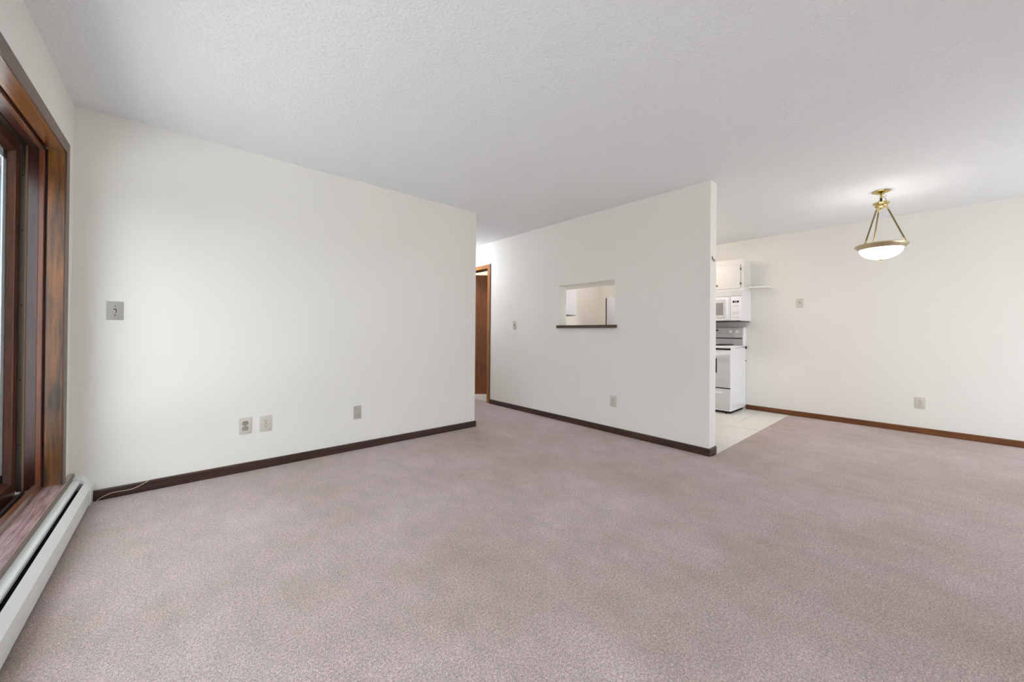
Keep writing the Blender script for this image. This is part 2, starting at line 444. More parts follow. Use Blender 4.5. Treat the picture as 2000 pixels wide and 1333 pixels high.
# stool
mb = MB(); mb.prism([(XW - .075, WZ0 - .03), (XW + .022, WZ0 - .03), (XW + .024, WZ0 - .004), (XW + .020, WZ0), (XW - .075, WZ0)], 'y', WY0 - .12, WY1 + .0)
mb.prism([(XW + .001, WZ0 - .03), (XW + .022, WZ0 - .03), (XW + .024, WZ0 - .004), (XW + .020, WZ0), (XW + .001, WZ0)], 'y', WY1, YA - .03)
sb_ = mb.build('sill_board', STOOL, W)
MB().box(XW + .0225, XW + .026, WY0 - .12, YA - .03, WZ0 - .0305, WZ0 - .002).build('sill_edge', CASING_Y, sb_)
# stop around the opening (proud of the jamb)
sx0, sx1 = -0.598, -0.578
sp = 0.014
MB().box(sx0, sx1, WY1 - .003 - sp, WY1 + .013, WZ0, WZ1, .002).build('side_stop', STOP_Z, W)
MB().box(sx0, sx1, WY0, WY0 + .003 + sp, WZ0, WZ1, .002).build('side_stop', STOP_Z, W)
MB().box(sx0, sx1, WY0, WY1, WZ1 - .003 - sp, WZ1 + .013, .002).build('head_stop', STOP_Y, W)
MB().prism([(-.572, WZ0 - .02), (-.574, WZ0 + .014), (-.580, WZ0 + .024), (-.604, WZ0 + .024), (-.606, WZ0 - .02)], 'y', WY0, WY1 - .004).build('bottom_stop', STOP_Y, W)
# inner frame between stop and sash
fx0, fx1 = -0.636, -0.598
MB().box(fx0, fx1, WY1 - .008, WY1 + .013, WZ0, WZ1).build('inner_frame', MAHOG_Z, W)
MB().box(fx0, fx1, WY0 - .004, WY0 + .008, WZ0, WZ1).build('inner_frame', MAHOG_Z, W)
MB().box(fx0, fx1, WY0, WY1, WZ1 - .008, WZ1 + .013).build('inner_head', MAHOG_Y, W)
# weatherstrip and metal track
MB().box(-.643, -.636, WY1 - .012, WY1, WZ0, WZ1 - .01).build('weatherstrip', PILE_STRIP, W)
mb = MB(); mb.box(-.662, -.643, WY1 - .008, WY1, WZ0, WZ1 - .01); mb.box(-.645, -.643, WY1 - .014, WY1, WZ0, WZ1 - .01)
tr_ = mb.build('metal_track', ALU, W)
for zz in (.45, .8, 1.2, 1.6, 1.9):
    MB().lathe([(0, 0), (.0035, 0), (.003, .0016), (0, .002)], (-.653, WY1 - .008, zz), '-y', 10).build('screw', DARK_GAP, tr_)
MB().box(-.662, -.640, WY0, WY1, WZ1 - .012, WZ1).build('head_track', ALU, W)
mb = MB(); mb.box(-.650, -.606, WY0, WY1, WZ0 - .03, WZ0 - .016); mb.box(-.640, -.634, WY0, WY1, WZ0 - .02, WZ0 + .006, .001)
mb.build('sill_track', plain('bronze_sill_track', (110, 104, 108), 0.35, 0.6), W)
MB().box(-.716, -.650, WY0, WY1, WZ0 - .06, WZ0 - .014).build('outer_sill', MAHOG_Y, W)
MB().lathe([(0, 0), (.008, 0), (.008, .006), (.004, .009), (0, .009)], (-.618, WY1 - .10, WZ0 - .016), 'z', 12).build('roller_cap', ALU, W)
# two sliding sashes side by side; the near one stands at the far jamb
def sash(y0, y1, x0, x1):
    st = 0.055
    s_ = empty('sash', (0, 0, 0)); s_.parent = W; s_.location = (0, 0, 0)
    zb, zt = WZ0 - .012, WZ1 - .006
    for a, b_, nm in ((y1 - st, y1, 1), (y0, y0 + st, 0)):
        MB().box(x0, x1, a, b_, zb, zt, .002).build('stile', SASH_Z, s_)
    MB().box(x0, x1, y0 + st, y1 - st, zb, zb + .075, .002).build('bottom_rail', SASH_Y, s_)
    MB().box(x0, x1, y0 + st, y1 - st, zt - .06, zt, .002).build('top_rail', SASH_Y, s_)
    xm = x0 + .009; g0, g1, h0, h1 = y0 + st, y1 - st, zb + .075, zt - .06
    # sloped inner glazing bead
    for pr, ax, a, b_, mt in (([(x1 - .003, g1), (xm + .004, g1), (xm + .004, g1 - .018)], 'z', h0, h1, SASH_Z),
                          ([(x1 - .003, g0), (xm + .004, g0), (xm + .004, g0 + .018)], 'z', h0, h1, SASH_Z),
                          ([(x1 - .003, h1), (xm + .004, h1), (xm + .004, h1 - .018)], 'y', g0, g1, SASH_Y),
                          ([(x1 - .003, h0), (xm + .004, h0), (xm + .004, h0 + .018)], 'y', g0, g1, SASH_Y)):
        MB().prism(pr, ax, a, b_).build('glazing_bead', mt, s_)
    mb = MB()
    mb.box(xm - .003, xm + .002, g1 - .062, g1, h0, h1); mb.box(xm - .003, xm + .002, g0, g0 + .062, h0, h1)
    mb.box(xm - .003, xm + .002, g0, g1, h1 - .062, h1); mb.box(xm - .003, xm + .002, g0, g1, h0, h0 + .062)
    mb.build('pane_spacer', VINYL, s_)
    MB().box(xm + .002, xm + .004, g0, g1, h0, h1).build('pane', GLASS, s_)
    return s_
sash(1.62, WY1 - .010, -.702, -.664)
sash(WY0 + .01, 1.615, -.702, -.664)

# unseen window added behind the viewer for extra daylight
W2 = struct(empty('added_window_2', (XW - .1, (V0 + V1) / 2, VZ0)))
mb = MB(); fx = (XW - .19, XW - .12)
mb.box(*fx, V0, V0 + .06, VZ0, VZ1); mb.box(*fx, V1 - .06, V1, VZ0, VZ1)
mb.box(*fx, V0, V1, VZ0, VZ0 + .07); mb.box(*fx, V0, V1, VZ1 - .06, VZ1)
mb.build('frame', MAHOG_Z, W2)
MB().box(XW - .167, XW - .163, V0 + .05, V1 - .05, VZ0 + .05, VZ1 - .05).build('pane', GLASS, W2)
W3 = struct(empty('added_window_3', ((RX0 + RX1) / 2, YR, RZ0)))  # added rear window, never in view, lights the dining side
mb = MB()
mb.box(RX0, RX0 + .06, YR - .12, YR - .04, RZ0, RZ1); mb.box(RX1 - .06, RX1, YR - .12, YR - .04, RZ0, RZ1)
mb.box(RX0, RX1, YR - .12, YR - .04, RZ0, RZ0 + .07); mb.box(RX0, RX1, YR - .12, YR - .04, RZ1 - .06, RZ1)
mb.box((RX0 + RX1) / 2 - .03, (RX0 + RX1) / 2 + .03, YR - .12, YR - .04, RZ0, RZ1)
mb.build('frame', MAHOG_Z, W3)
MB().box(RX0 + .05, RX1 - .05, YR - .083, YR - .079, RZ0 + .05, RZ1 - .05).build('pane', GLASS, W3)
portal('portal_added_rear', ((RX0 + RX1) / 2, YR - .14, (RZ0 + RZ1) / 2), (math.radians(90), 0, 0), RX1 - RX0, RZ1 - RZ0)
portal('portal_left_window', (XW - .195, (WY0 + WY1) / 2, (WZ0 + WZ1) / 2), (0, math.radians(-90), 0), WZ1 - WZ0, WY1 - WY0)
portal('portal_added_left', (XW - .195, (V0 + V1) / 2, (VZ0 + VZ1) / 2), (0, math.radians(-90), 0), VZ1 - VZ0, V1 - V0)

# ------------------------------------------------------------------ baseboard heater
hy0, hy1 = WY0 - .1, YA - .004
HT = empty('baseboard_heater', (-.465, YA, 0))
tag(HT, 'long pale grey metal baseboard heater under the window sill', 'heater')
mb = MB(); mb.prism([(-.510, .004), (-.510, .168), (-.506, .168), (-.506, .004)], 'y', hy0, hy1)
mb.build('back_plate', HEATER, HT)
mb = MB(); mb.prism([(-.506, .168), (-.489, .1705), (-.460, .161), (-.4565, .153), (-.4585, .153), (-.462, .158), (-.489, .1665), (-.506, .164)], 'y', hy0, hy1)
mb.build('top_cover', HEATER, HT)
mb = MB(); mb.prism([(-.468, .153), (-.4535, .150), (-.4535, .1475), (-.468, .1505)], 'y', hy0, hy1 - .02)
mb.build('damper', plain('heater_damper_grey', (150, 152, 150), 0.45), HT)
mb = MB(); mb.prism([(-.440, .143), (-.414, .108), (-.417, .014), (-.420, .014), (-.417, .106), (-.443, .140)], 'y', hy0, hy1)
mb.build('front_panel', HEATER, HT)
mb = MB(); mb.box(-.505, -.432, hy0, hy1, .02, .105)
mb.build('fin_element', HEATER_DARK, HT)
mb = MB(); mb.prism([(-.5095, .002), (-.5095, .181), (-.486, .181), (-.450, .169), (-.4095, .112), (-.4130, .002)], 'y', YA - .085, YA - .0005)
mb.build('end_cap', HEATER, HT)
MB().prism([(-.5095, .002), (-.5095, .181), (-.486, .181), (-.450, .169), (-.4095, .112), (-.4130, .002)], 'y', hy0 - .02, hy0 + .06).build('end_cap', HEATER, HT)

# ------------------------------------------------------------------ wall plates
def plate_base(name, wall, u, z, w=.071, h=.117, t=.006, mat=PLATE):
    """wall: 'A' back wall, 'B' partition, 'C' right wall; u is the along-wall position of the centre"""
    loc = {'A': (u, YA, z), 'B': (XB, u, z), 'C': (XC, u, z)}[wall]
    e = empty(name, loc)
    def place(mb):
        # mb built in plate space: X along wall (right as seen), Y out of the wall, Z up
        if wall == 'A': M = Matrix(((1, 0, 0), (0, -1, 0), (0, 0, 1)))
        else: M = Matrix(((0, -1, 0), (-1, 0, 0), (0, 0, 1)))
        bmesh.ops.transform(mb.bm, matrix=M.to_4x4(), verts=mb.bm.verts)
        bmesh.ops.recalc_face_normals(mb.bm, faces=mb.bm.faces)
        bmesh.ops.translate(mb.bm, verts=mb.bm.verts, vec=Vector(loc))
        return mb
    p_ = place(MB().prism([(-w / 2, 0), (w / 2, 0), (w / 2 - .004, t), (-w / 2 + .004, t)], 'z', -h / 2, h / 2) if False else MB().box(-w / 2, w / 2, 0, t, -h / 2, h / 2, .0025, 2)).build('cover_plate', mat, e, smooth=30)
    return e, place, p_

def screw(place, parent, x, z, t, mat=HINGE, r=.0035):
    place(MB().lathe([(0, 0), (r, 0), (r * .8, .0015), (0, .002)], (x, t, z), 'y', 10)).build('screw', mat, parent)

def toggle_switch(wall, u, z, w, label, mat, dark=True):
    e, place, p_ = plate_base('light_switch', wall, u, z, w, .117, .005, mat)
    place(MB().box(-.006, .006, .004, .0056, -.013, .013)).build('toggle_slot', PLATE_DARK, e)
    place(MB().prism([(-.0048, .004), (.0048, .004), (.004, .017), (-.004, .017)], 'z', -.0125, .006)).build('toggle', TOGGLE, e)
    screw(place, e, 0, .030, .005); screw(place, e, 0, -.030, .005, PLATE_DARK)
    tag(e, label, 'switch')
    return e

def outlet(wall, u, z, label, face_mat, old=False, w=.078, mat=PLATE):
    e, place, p_ = plate_base('wall_outlet', wall, u, z, w, .121, .006, mat)
    for k, dz in enumerate((.0195, -.0195)):
        mb = MB(); pts = []
        for a in range(16):
            an = 2 * math.pi * a / 16
            pts.append((.0172 * math.cos(an), max(-.0135, min(.0135, .0172 * math.sin(an))) + dz))
        mb.prism(pts, 'y', .005, .0072 if not old else .0062)
        f_ = place(mb).build('receptacle', face_mat, e)
        if old:
            ring = MB()
            pp = [(1.13 * a, 1.13 * (b - dz) + dz) for a, b in pts]
            ring.prism(pp, 'y', .0050, .0061)
            place(ring).build('receptacle_gap', PLATE_DARK, e)
        if not (old and k == 1):
            for sx in (-.0062, .0062):
                place(MB().box(sx - .0012, sx + .0012, .0062, .0079, dz + .000, dz + .0085)).build('slot', PLATE_DARK, f_)
        if not old:
            place(MB().lathe([(0, 0), (.0028, 0), (.0028, .0009), (0, .0009)], (0, .0070, dz - .0075), 'y', 12)).build('ground_hole', PLATE_DARK, f_)
    screw(place, e, 0, 0, .006)
    tag(e, label, 'outlet')
    return e

toggle_switch('A', -.328, 1.194, .075, 'grey metal toggle light switch plate beside the window', PLATE_STEEL)
outlet('A', .362, .348, 'almond outlet with worn dark-rimmed sockets, left of the adjacent pair', OUTLET_OLD, old=True)
outlet('A', .494, .346, 'almond three-prong outlet just right of the worn outlet on the long wall', PLATE)
e, place, p_ = plate_base('blank_wall_plate', 'A', 1.195, .339, .066, .117, .006, plain('taupe_plate', (186, 180, 170), 0.45))
screw(place, e, -.004, .030, .006); screw(place, e, -.004, -.030, .006, PLATE_DARK)
tag(e, 'blank grey-beige cover plate low on the long back wall', 'wall plate')
toggle_switch('B', 3.910, 1.179, .070, 'almond toggle light switch on the partition near the hallway door', PLATE)
outlet('B', 2.300, .346, 'almond outlet on the partition below the pass-through opening', PLATE)
outlet('C', .117, .338, 'almond outlet low on the dining wall under the pendant lamp', PLATE)
e, place, p_ = plate_base('phone_jack_plate', 'C', 1.190, 1.496, .066, .117, .012, PLATE)
place(MB().lathe([(0, 0), (.006, 0), (.006, .0012), (0, .0012)], (0, .0118, .004), 'y', 14)).build('jack_hole', BLACK_MATT, e)
place(MB().box(-.012, .012, .0115, .0145, .016, .034, .001)).build('hanger_tab', PLATE, e)
tag(e, 'small almond phone plate with dark hole on the dining wall', 'wall plate')

# hook on the end of the partition
hk = empty('wall_hook', (XB + .045, YB, 1.745)); tag(hk, 'small metal hook on the end of the partition wall', 'hook')
MB().box(XB + .036, XB + .054, YB - .003, YB, 1.745, 1.768, .001).build('hook_plate', HINGE, hk)
MB().tube([(XB + .040, YB - .003, 1.768), (XB + .038, YB - .006, 1.745), (XB + .039, YB - .012, 1.732), (XB + .046, YB - .016, 1.726), (XB + .053, YB - .016, 1.731), (XB + .054, YB - .014, 1.745)], .0032, 8).build('hook_wire', HINGE, hk, smooth=True)

# loose cable along the long baseboard
pts = [(-.395, YA - BT - .004, .003), (-.375, YA - BT - .004, .018), (-.335, YA - BT - .003, .033), (-.302, YA - BT - .003, .034), (-.26, YA - BT - .003, .033),
       (-.232, YA - BT - .003, .036), (-.205, YA - BT - .003, .047), (-.17, YA - BT - .002, .064), (-.14, YA - .004, .0695), (.1, YA - .004, .0695), (.45, YA - .003, .0685)]
def smooth_path(P, n=6):
    P = [Vector(p) for p in P]; out = []
    for k in range(len(P) - 1):
        p0, p1, p2, p3 = P[max(k - 1, 0)], P[k], P[k + 1], P[min(k + 2, len(P) - 1)]
        for j in range(n):
            t = j / n
            out.append(0.5 * ((2 * p1) + (p2 - p0) * t + (2 * p0 - 5 * p1 + 4 * p2 - p3) * t * t + (-p0 + 3 * p1 - 3 * p2 + p3) * t ** 3))
    out.append(P[-1]); return out
tag(MB().tube(smooth_path(pts), .0022, 6).build('loose_cable', WIRE, smooth=True), 'thin cream cable looping over the dark baseboard beside the heater', 'cable')

# ------------------------------------------------------------------ pendant lamp
px_, py_ = 4.938, 0.349
PL = empty('pendant_lamp', (px_, py_, H)); tag(PL, 'brass pendant lamp with lit white glass bowl hanging from three rods', 'lamp')
c0 = (px_, py_, 0)
MB().lathe([(0, 2.4395), (.064, 2.4395), (.066, 2.435), (.058, 2.428), (.036, 2.422), (.030, 2.416), (.012, 2.412), (0, 2.412)], c0, seg=40).build('ceiling_canopy', BRASS, PL, smooth=40)
st = MB().lathe([(0, 2.413), (.010, 2.413), (.011, 2.405), (.007, 2.400), (.007, 2.392), (.010, 2.388), (.010, 2.376), (.006, 2.372), (0, 2.372)], c0, seg=16).build('hanger_loop', BRASS, PL, smooth=40)
MB().lathe([(0, 2.374), (.0085, 2.374), (.0085, 2.332), (0, 2.332)], c0, seg=12).build('stem', CORD_DARK, PL, smooth=40)
Rh = Vector((math.cos(YAW), -math.sin(YAW), 0)); Fh = Vector((math.sin(YAW), math.cos(YAW), 0))
def pt(r, phi, z):
    v = r * (math.cos(math.radians(phi)) * Rh + math.sin(math.radians(phi)) * Fh)
    return Vector((px_ + v.x, py_ + v.y, z))
MB().tube(smooth_path([pt(.004, 0, 2.395), pt(.02, -20, 2.385), pt(.034, -20, 2.365), pt(.040, -20, 2.335)]), .0022, 6).build('lamp_cord', CORD_CLEAR, PL, smooth=True)
MB().tube(smooth_path([pt(.004, 0, 2.402), pt(.024, -10, 2.405), pt(.036, -25, 2.398), pt(.030, -35, 2.384)]), .0016, 6).build('ground_wire', BRASS_DARK, PL, smooth=True)
MB().tube(smooth_path([pt(.008, 180, 2.365), pt(.018, 180, 2.350), pt(.028, 185, 2.336)]), .0022, 6).build('lamp_cord', CORD_CLEAR, PL, smooth=True)
MB().lathe([(0, 2.332), (.024, 2.336), (.058, 2.332), (.061, 2.326), (.057, 2.320), (.043, 2.314), (.046, 2.304), (.041, 2.292), (.028, 2.284), (.012, 2.280), (0, 2.278)], c0, seg=40).build('hub', BRASS, PL, smooth=50)
MB().lathe([(0, 2.281), (.007, 2.280), (.009, 2.272), (.005, 2.264), (0, 2.262)], c0, seg=14).build('hub_finial', BRASS, PL, smooth=50)
for phi in (-54.65, 65.35, -174.65):
    A, B = pt(.040, phi, 2.284), pt(.163, phi, 1.944)
    d = (B - A).normalized()
    rod = MB().tube([A + d * .028, B - d * .024], .0062, 10).build('rod', BRASS_DARK, PL, smooth=True)
    MB().tube([A, A + d * .008, A + d * .018, A + d * .03], [.004, .008, .0055, .0065], 10).build('rod_joint', BRASS, rod, smooth=True)
    MB().tube([B - d * .03, B - d * .02, B - d * .008, B], [.006, .0075, .004, .0075], 10).build('rod_joint', BRASS, rod, smooth=True)
    MB().lathe([(0, 1.930), (.012, 1.934), (.010, 1.944), (0, 1.949)], (B.x, B.y, 0), seg=12).build('rod_foot', BRASS, rod, smooth=True)
MB().lathe([(.146, 1.928), (.160, 1.936), (.177, 1.938), (.187, 1.930), (.184, 1.918), (.172, 1.908), (.165, 1.899), (.156, 1.892), (.147, 1.896), (.146, 1.928)], c0, seg=56, cap=False).build('bowl_rim', BRASS_SATIN, PL, smooth=40)
pr = []
for k in range(15):
    a = math.radians(90 * k / 14)
    pr.append((.153 * math.sin(a), 1.897 - .101 * math.cos(a)))
pr2 = [(r * .97, z + .004 * (1 if r < .14 else .5)) for r, z in pr[::-1]]
MB().lathe([(0, pr[0][1])] + pr[1:] + pr2[:-1] + [(0, pr2[-1][1])], c0, seg=56, cap=False).build('glass_bowl', BOWL, PL, smooth=50)
MB().lathe([(0, 1.797), (.016, 1.797), (.017, 1.792), (.008, 1.786), (.004, 1.783), (.008, 1.776), (.006, 1.768), (0, 1.766)], c0, seg=18).build('bowl_finial', BRASS_SATIN, PL, smooth=50)

# ------------------------------------------------------------------ ceiling lights of hall, kitchen and bathroom
def dome_light(loc, label, mat, r=.15):
    e = empty('ceiling_light', (loc[0], loc[1], H)); tag(e, label, 'light')
    c = (loc[0], loc[1], 0)
    MB().lathe([(0, H - .0005), (r + .01, H - .0005), (r + .01, H - .02), (r - .01, H - .025), (0, H - .025)], c, seg=32).build('fixture_pan', APPL, e, smooth=40)
    pf = [(r * math.cos(math.radians(a)), H - .024 - .075 * math.sin(math.radians(a))) for a in range(0, 90, 9)] + [(0, H - .099)]
    MB().lathe(pf, c, seg=32).build('glass_dome', mat, e, smooth=60)
dome_light((2.98, 4.95), 'lit flush dome light on the hallway ceiling', HALL_DOME)
KL = empty('fluorescent_light', (4.9, 2.75, H)); tag(KL, 'lit fluorescent strip light on the kitchen ceiling', 'light')
MB().box(4.78, 5.02, 2.12, 3.40, H - .03, H - .0005, .003).build('fixture_pan', APPL, KL)
MB().prism([(4.79, H - .03), (4.81, H - .075), (4.99, H - .075), (5.01, H - .03)], 'y', 2.14, 3.38).build('light_lens', emit('lit_fluorescent_lens', (255, 240, 228), 11.0), KL)
dome_light((4.6, 5.5), 'lit flush dome light on the bathroom ceiling', DOME, .14)

# ------------------------------------------------------------------ hallway door
D = struct(empty('door_1', (XB, DY0, 0)))
cx = .011
MB().box(XB - cx, XB, DY0 - .066, DY0 - .002, 0, DZ1 + .06, .002).build('casing', CASE_OAK, D)
MB().box(XB - cx - .002, XB, DY0 - .073, DY0 - .066, 0, DZ1 + .063).build('casing_edge', CASE_DARK, D)
MB().box(XB - cx, XB, DY1 + .002, DY1 + .066, 0, DZ1 + .06, .002).build('casing', CASE_OAK, D)
MB().box(XB - cx, XB, DY0 - .002, DY1 + .002, DZ1, DZ1 + .06, .002).build('head_casing', CASE_OAK, D)
MB().box(XB, XB2, DY0 - .019, DY0, 0, DZ1).build('jamb', CASE_DARK, D)
MB().box(XB, XB2, DY1, DY1 + .019, 0, DZ1).build('jamb', CASE_DARK, D)
MB().box(XB, XB2, DY0 - .019, DY1 + .019, DZ1, DZ1 + .019).build('head_jamb', CASE_DARK, D)
leaf = empty('leaf', (0, 0, 0)); leaf.parent = D
lw = .765; ang = math.radians(-41)
mb = MB(); mb.box(0, lw, -.018, .018, .022, 2.045, .001)
Mx = Matrix.Translation((XB2 + .012, DY1 - .02, 0)) @ Matrix.Rotation(ang, 4, 'Z')
bmesh.ops.transform(mb.bm, matrix=Mx, verts=mb.bm.verts); mb.build('slab', DOORWOOD, leaf)
for sgn in (-1, 1):
    mb = MB(); mb.lathe([(0, 0), (.026, 0), (.026, .004), (.010, .007), (.010, .03), (.026, .042), (.026, .058), (.012, .066), (0, .066)], (lw - .065, .018 * sgn, 1.0), 'y' if sgn > 0 else '-y', 20)
    bmesh.ops.transform(mb.bm, matrix=Mx, verts=mb.bm.verts); mb.build('knob', BRASS, leaf, smooth=40)

# ------------------------------------------------------------------ stove
SY0, SY1, SX0 = 1.820, 2.578, 5.515
S = empty('kitchen_range', (5.8, 2.2, 0)); tag(S, 'white freestanding electric range against the dining wall', 'stove')
MB().box(SX0, XC - .004, SY0, SY1, .035, .885, .004).build('body', APPL, S)
MB().box(SX0 + .07, XC - .05, SY0 + .02, SY1 - .02, .0, .036).build('kick_base', BLACK_MATT, S)
MB().box(SX0 - .020, XC - .003, SY0 - .0005, SY1 + .0005, .887, .917, .003, 2).build('cooktop', APPL, S, smooth=40)
MB().box(SX0 - .003, SX0 + .002, SY0 + .004, SY1 - .004, .862, .884).build('vent_gap', BLACK_MATT, S)
dr = MB().box(SX0 - .026, SX0 + .001, SY0 + .003, SY1 - .003, .352, .858, .006, 2).build('oven_door', APPL_GREY, S, smooth=40)
MB().box(SX0 - .029, SX0 - .025, SY0 + .165, SY1 - .165, .548, .742, .002).build('oven_window', BLACK, dr)
mb = MB(); mb.tube([(SX0 - .058, SY0 + .06, .815), (SX0 - .058, SY1 - .06, .815)], .012, 12)
mb.box(SX0 - .056, SX0 - .024, SY0 + .07, SY0 + .095, .805, .825); mb.box(SX0 - .056, SX0 - .024, SY1 - .095, SY1 - .07, .805, .825)
mb.build('oven_handle', APPL, dr, smooth=40)
dw = MB().box(SX0 - .024, SX0 + .001, SY0 + .003, SY1 - .003, .062, .338, .006, 2).build('storage_drawer', APPL_GREY, S, smooth=40)
MB().box(SX0 - .030, SX0 - .023, SY0 + .09, SY1 - .09, .270, .292, .003).build('drawer_grip', APPL, dw)
MB().box(SX0 - .004, SX0 + .002, SY0 + .004, SY1 - .004, .338, .352).build('drawer_gap', BLACK_MATT, S)
for yy in (SY0 + .06, SY1 - .06):
    MB().lathe([(0, .0), (.014, 0), (.014, .02), (.008, .022), (.008, .05), (0, .05)], (SX0 + .03, yy, .0006), seg=12).build('levelling_foot', BLACK_MATT, S)
    MB().lathe([(0, .0), (.014, 0), (.014, .02), (.008, .022), (.008, .05), (0, .05)], (XC - .06, yy, .0006), seg=12).build('levelling_foot', BLACK_MATT, S)
MB().box(6.078, 6.106, SY0 - .016, SY0 + .002, .868, .902, .003).build('rear_bracket', BLACK_MATT, S)
MB().box(6.090, 6.106, SY0 - .010, SY0 + .002, .688, .704, .002).build('rear_bracket', HINGE, S)
bgx = 6.0
mb = MB(); mb.prism([(bgx + .012, .917), (bgx + .012, 1.012), (XC - .004, 1.012), (XC - .004, .917)], 'y', SY0, SY1)
bgd = mb.build('back_riser', APPL_GREY, S)
mb = MB(); mb.prism([(bgx - .012, 1.026), (bgx + .006, 1.168), (bgx + .014, 1.174), (XC - .004, 1.174), (XC - .004, 1.026)], 'y', SY0 + .008, SY1 - .008)
bg_ = mb.build('control_panel', APPL_GREY, S)
for a, b_ in ((SY0 - .001, SY0 + .009), (SY1 - .009, SY1 + .001)):
    mb = MB(); mb.prism([(bgx - .014, .918), (bgx - .014, 1.03), (bgx + .006, 1.172), (bgx + .014, 1.178), (XC - .003, 1.178), (XC - .003, .918)], 'y', a, b_); mb.build('panel_end_cap', APPL, S)
MB().box(bgx + .016, XC - .006, SY0 + .009, SY1 - .009, 1.011, 1.027).build('panel_gap', BLACK_MATT, S)
def panel_x(z): return bgx - .012 + .018 * (z - 1.026) / .142
for yy in (1.905, 1.982, SY1 - .162, SY1 - .085):
    kx = panel_x(1.115)
    kn = MB().lathe([(0, 0), (.024, 0), (.024, .006), (.019, .012), (.017, .026), (0, .027)], (kx, yy, 1.115), '-x', 20).build('control_knob', APPL, bg_, smooth=40)
    MB().box(kx - .034, kx - .024, yy - .004, yy + .004, 1.097, 1.133, .001).build('knob_grip', APPL, kn)
    for dy_ in (-.010, .004):
        MB().box(panel_x(1.066) - .0012, panel_x(1.066) + .001, yy + dy_, yy + dy_ + .007, 1.063, 1.068).build('knob_print', PRINT, bg_)
MB().box(panel_x(1.13) - .0015, panel_x(1.13) + .002, 2.150, 2.245, 1.122, 1.142).build('clock_display', BLACK, bg_)
for k in range(3):
    for z_ in (1.088, 1.104, 1.130):
        if z_ > 1.12 and k > 0: continue
        MB().box(panel_x(z_) - .0012, panel_x(z_) + .001, 2.118 + .022 * k, 2.130 + .022 * k, z_ - .004, z_ + .004).build('panel_button', PRINT, bg_)
for (bx, by, br) in ((5.66, 2.02, .085), (5.66, 2.38, .105), (5.88, 2.02, .105), (5.88, 2.38, .085)):
    bw = MB().lathe([(0, .917), (br + .02, .917), (br + .02, .922), (br + .005, .923), (0, .919)], (bx, by, 0), seg=28).build('drip_bowl', HINGE, S, smooth=30)
    pth = []
    for k in range(90):
        a = k * .21; r_ = .018 + (br - .018) * k / 89
        pth.append((bx + r_ * math.cos(a), by + r_ * math.sin(a), .928))
    MB().tube(pth, .0045, 6).build('coil_burner', BLACK_MATT, bw, smooth=True)

# ------------------------------------------------------------------ microwave over the range
MX0, MY0, MY1, MZ0, MZ1 = 5.705, 1.758, 2.516, 1.252, 1.688
M_ = empty('microwave_oven', (5.9, 2.1, MZ0)); tag(M_, 'white over-range microwave mounted under the small wall cabinet', 'microwave')
MB().box(MX0 + .03, XC - .002, MY0, MY1, MZ0 + .012, MZ1, .003).build('body', APPL, M_)
MB().box(MX0 + .012, MX0 + .032, MY0 + .001, MY1 - .001, 1.604, MZ1 - .002, .004).build('vent_grille', APPL_GREY, M_)
for k in range(5):
    MB().box(MX0 + .010, MX0 + .014, MY0 + .13, MY1 - .05, 1.615 + k * .013, 1.619 + k * .013).build('grille_slat', APPL, M_)
md = MB().box(MX0, MX0 + .031, MY0 + .136, MY1, 1.266, 1.600, .008, 3).build('microwave_door', APPL, M_, smooth=40)
mb = MB(); mb.prism([(MX0 - .002, 1.30), (MX0 - .008, 1.31), (MX0 - .008, 1.56), (MX0 - .002, 1.57)], 'y', MY0 + .20, MY1 - .03)
mb.build('door_frame', APPL_GREY, md)
MB().box(MX0 - .0105, MX0 - .006, MY0 + .225, MY1 - .06, 1.346, 1.518, .001).build('door_window', MW_GLASS, md)
mb = MB(); mb.tube(smooth_path([(MX0 + .004, MY0 + .168, 1.585), (MX0 - .022, MY0 + .168, 1.555), (MX0 - .028, MY0 + .168, 1.43), (MX0 - .022, MY0 + .168, 1.305), (MX0 + .004, MY0 + .168, 1.28)]), .012, 10)
mb.build('door_handle', APPL, md, smooth=True)
cp = MB().box(MX0, MX0 + .031, MY0, MY0 + .133, 1.266, 1.600, .004, 2).build('keypad_panel', APPL, M_, smooth=40)
dp = MB().box(MX0 - .0015, MX0 + .001, MY0 + .030, MY0 + .106, 1.512, 1.540).build('display', BLACK, cp)
for dy_ in (.052, .064, .078):
    MB().box(MX0 - .0022, MX0 - .001, MY0 + dy_, MY0 + dy_ + .007, 1.520, 1.533).build('digit', DIGIT, dp)
for r_ in range(8):
    for c_ in range(3):
        z_ = 1.488 - r_ * .0215
        MB().box(MX0 - .0012, MX0 + .001, MY0 + .032 + c_ * .027, MY0 + .048 + c_ * .027, z_ - .005, z_ + .005).build('key', PRINT if r_ in (1, 5, 6) else KEY, cp)
MB().box(MX0 - .0012, MX0 + .001, MY0 + .03, MY0 + .106, 1.306, 1.312).build('keypad_line', PRINT, cp)
MB().box(MX0 + .012, XC - .01, MY0 + .012, MY1 - .012, MZ0, MZ0 + .0125).build('underside', MW_UNDER, M_)
MB().box(MX0 + .004, MX0 + .03, MY0 + .02, MY1 - .02, MZ0 + .002, 1.266).build('front_vent', BLACK_MATT, M_)
MB().box(MX0 + .08, MX0 + .16, MY0 + .05, MY0 + .20, MZ0 - .003, MZ0 + .001).build('lamp_lens', APPL_GREY, M_)

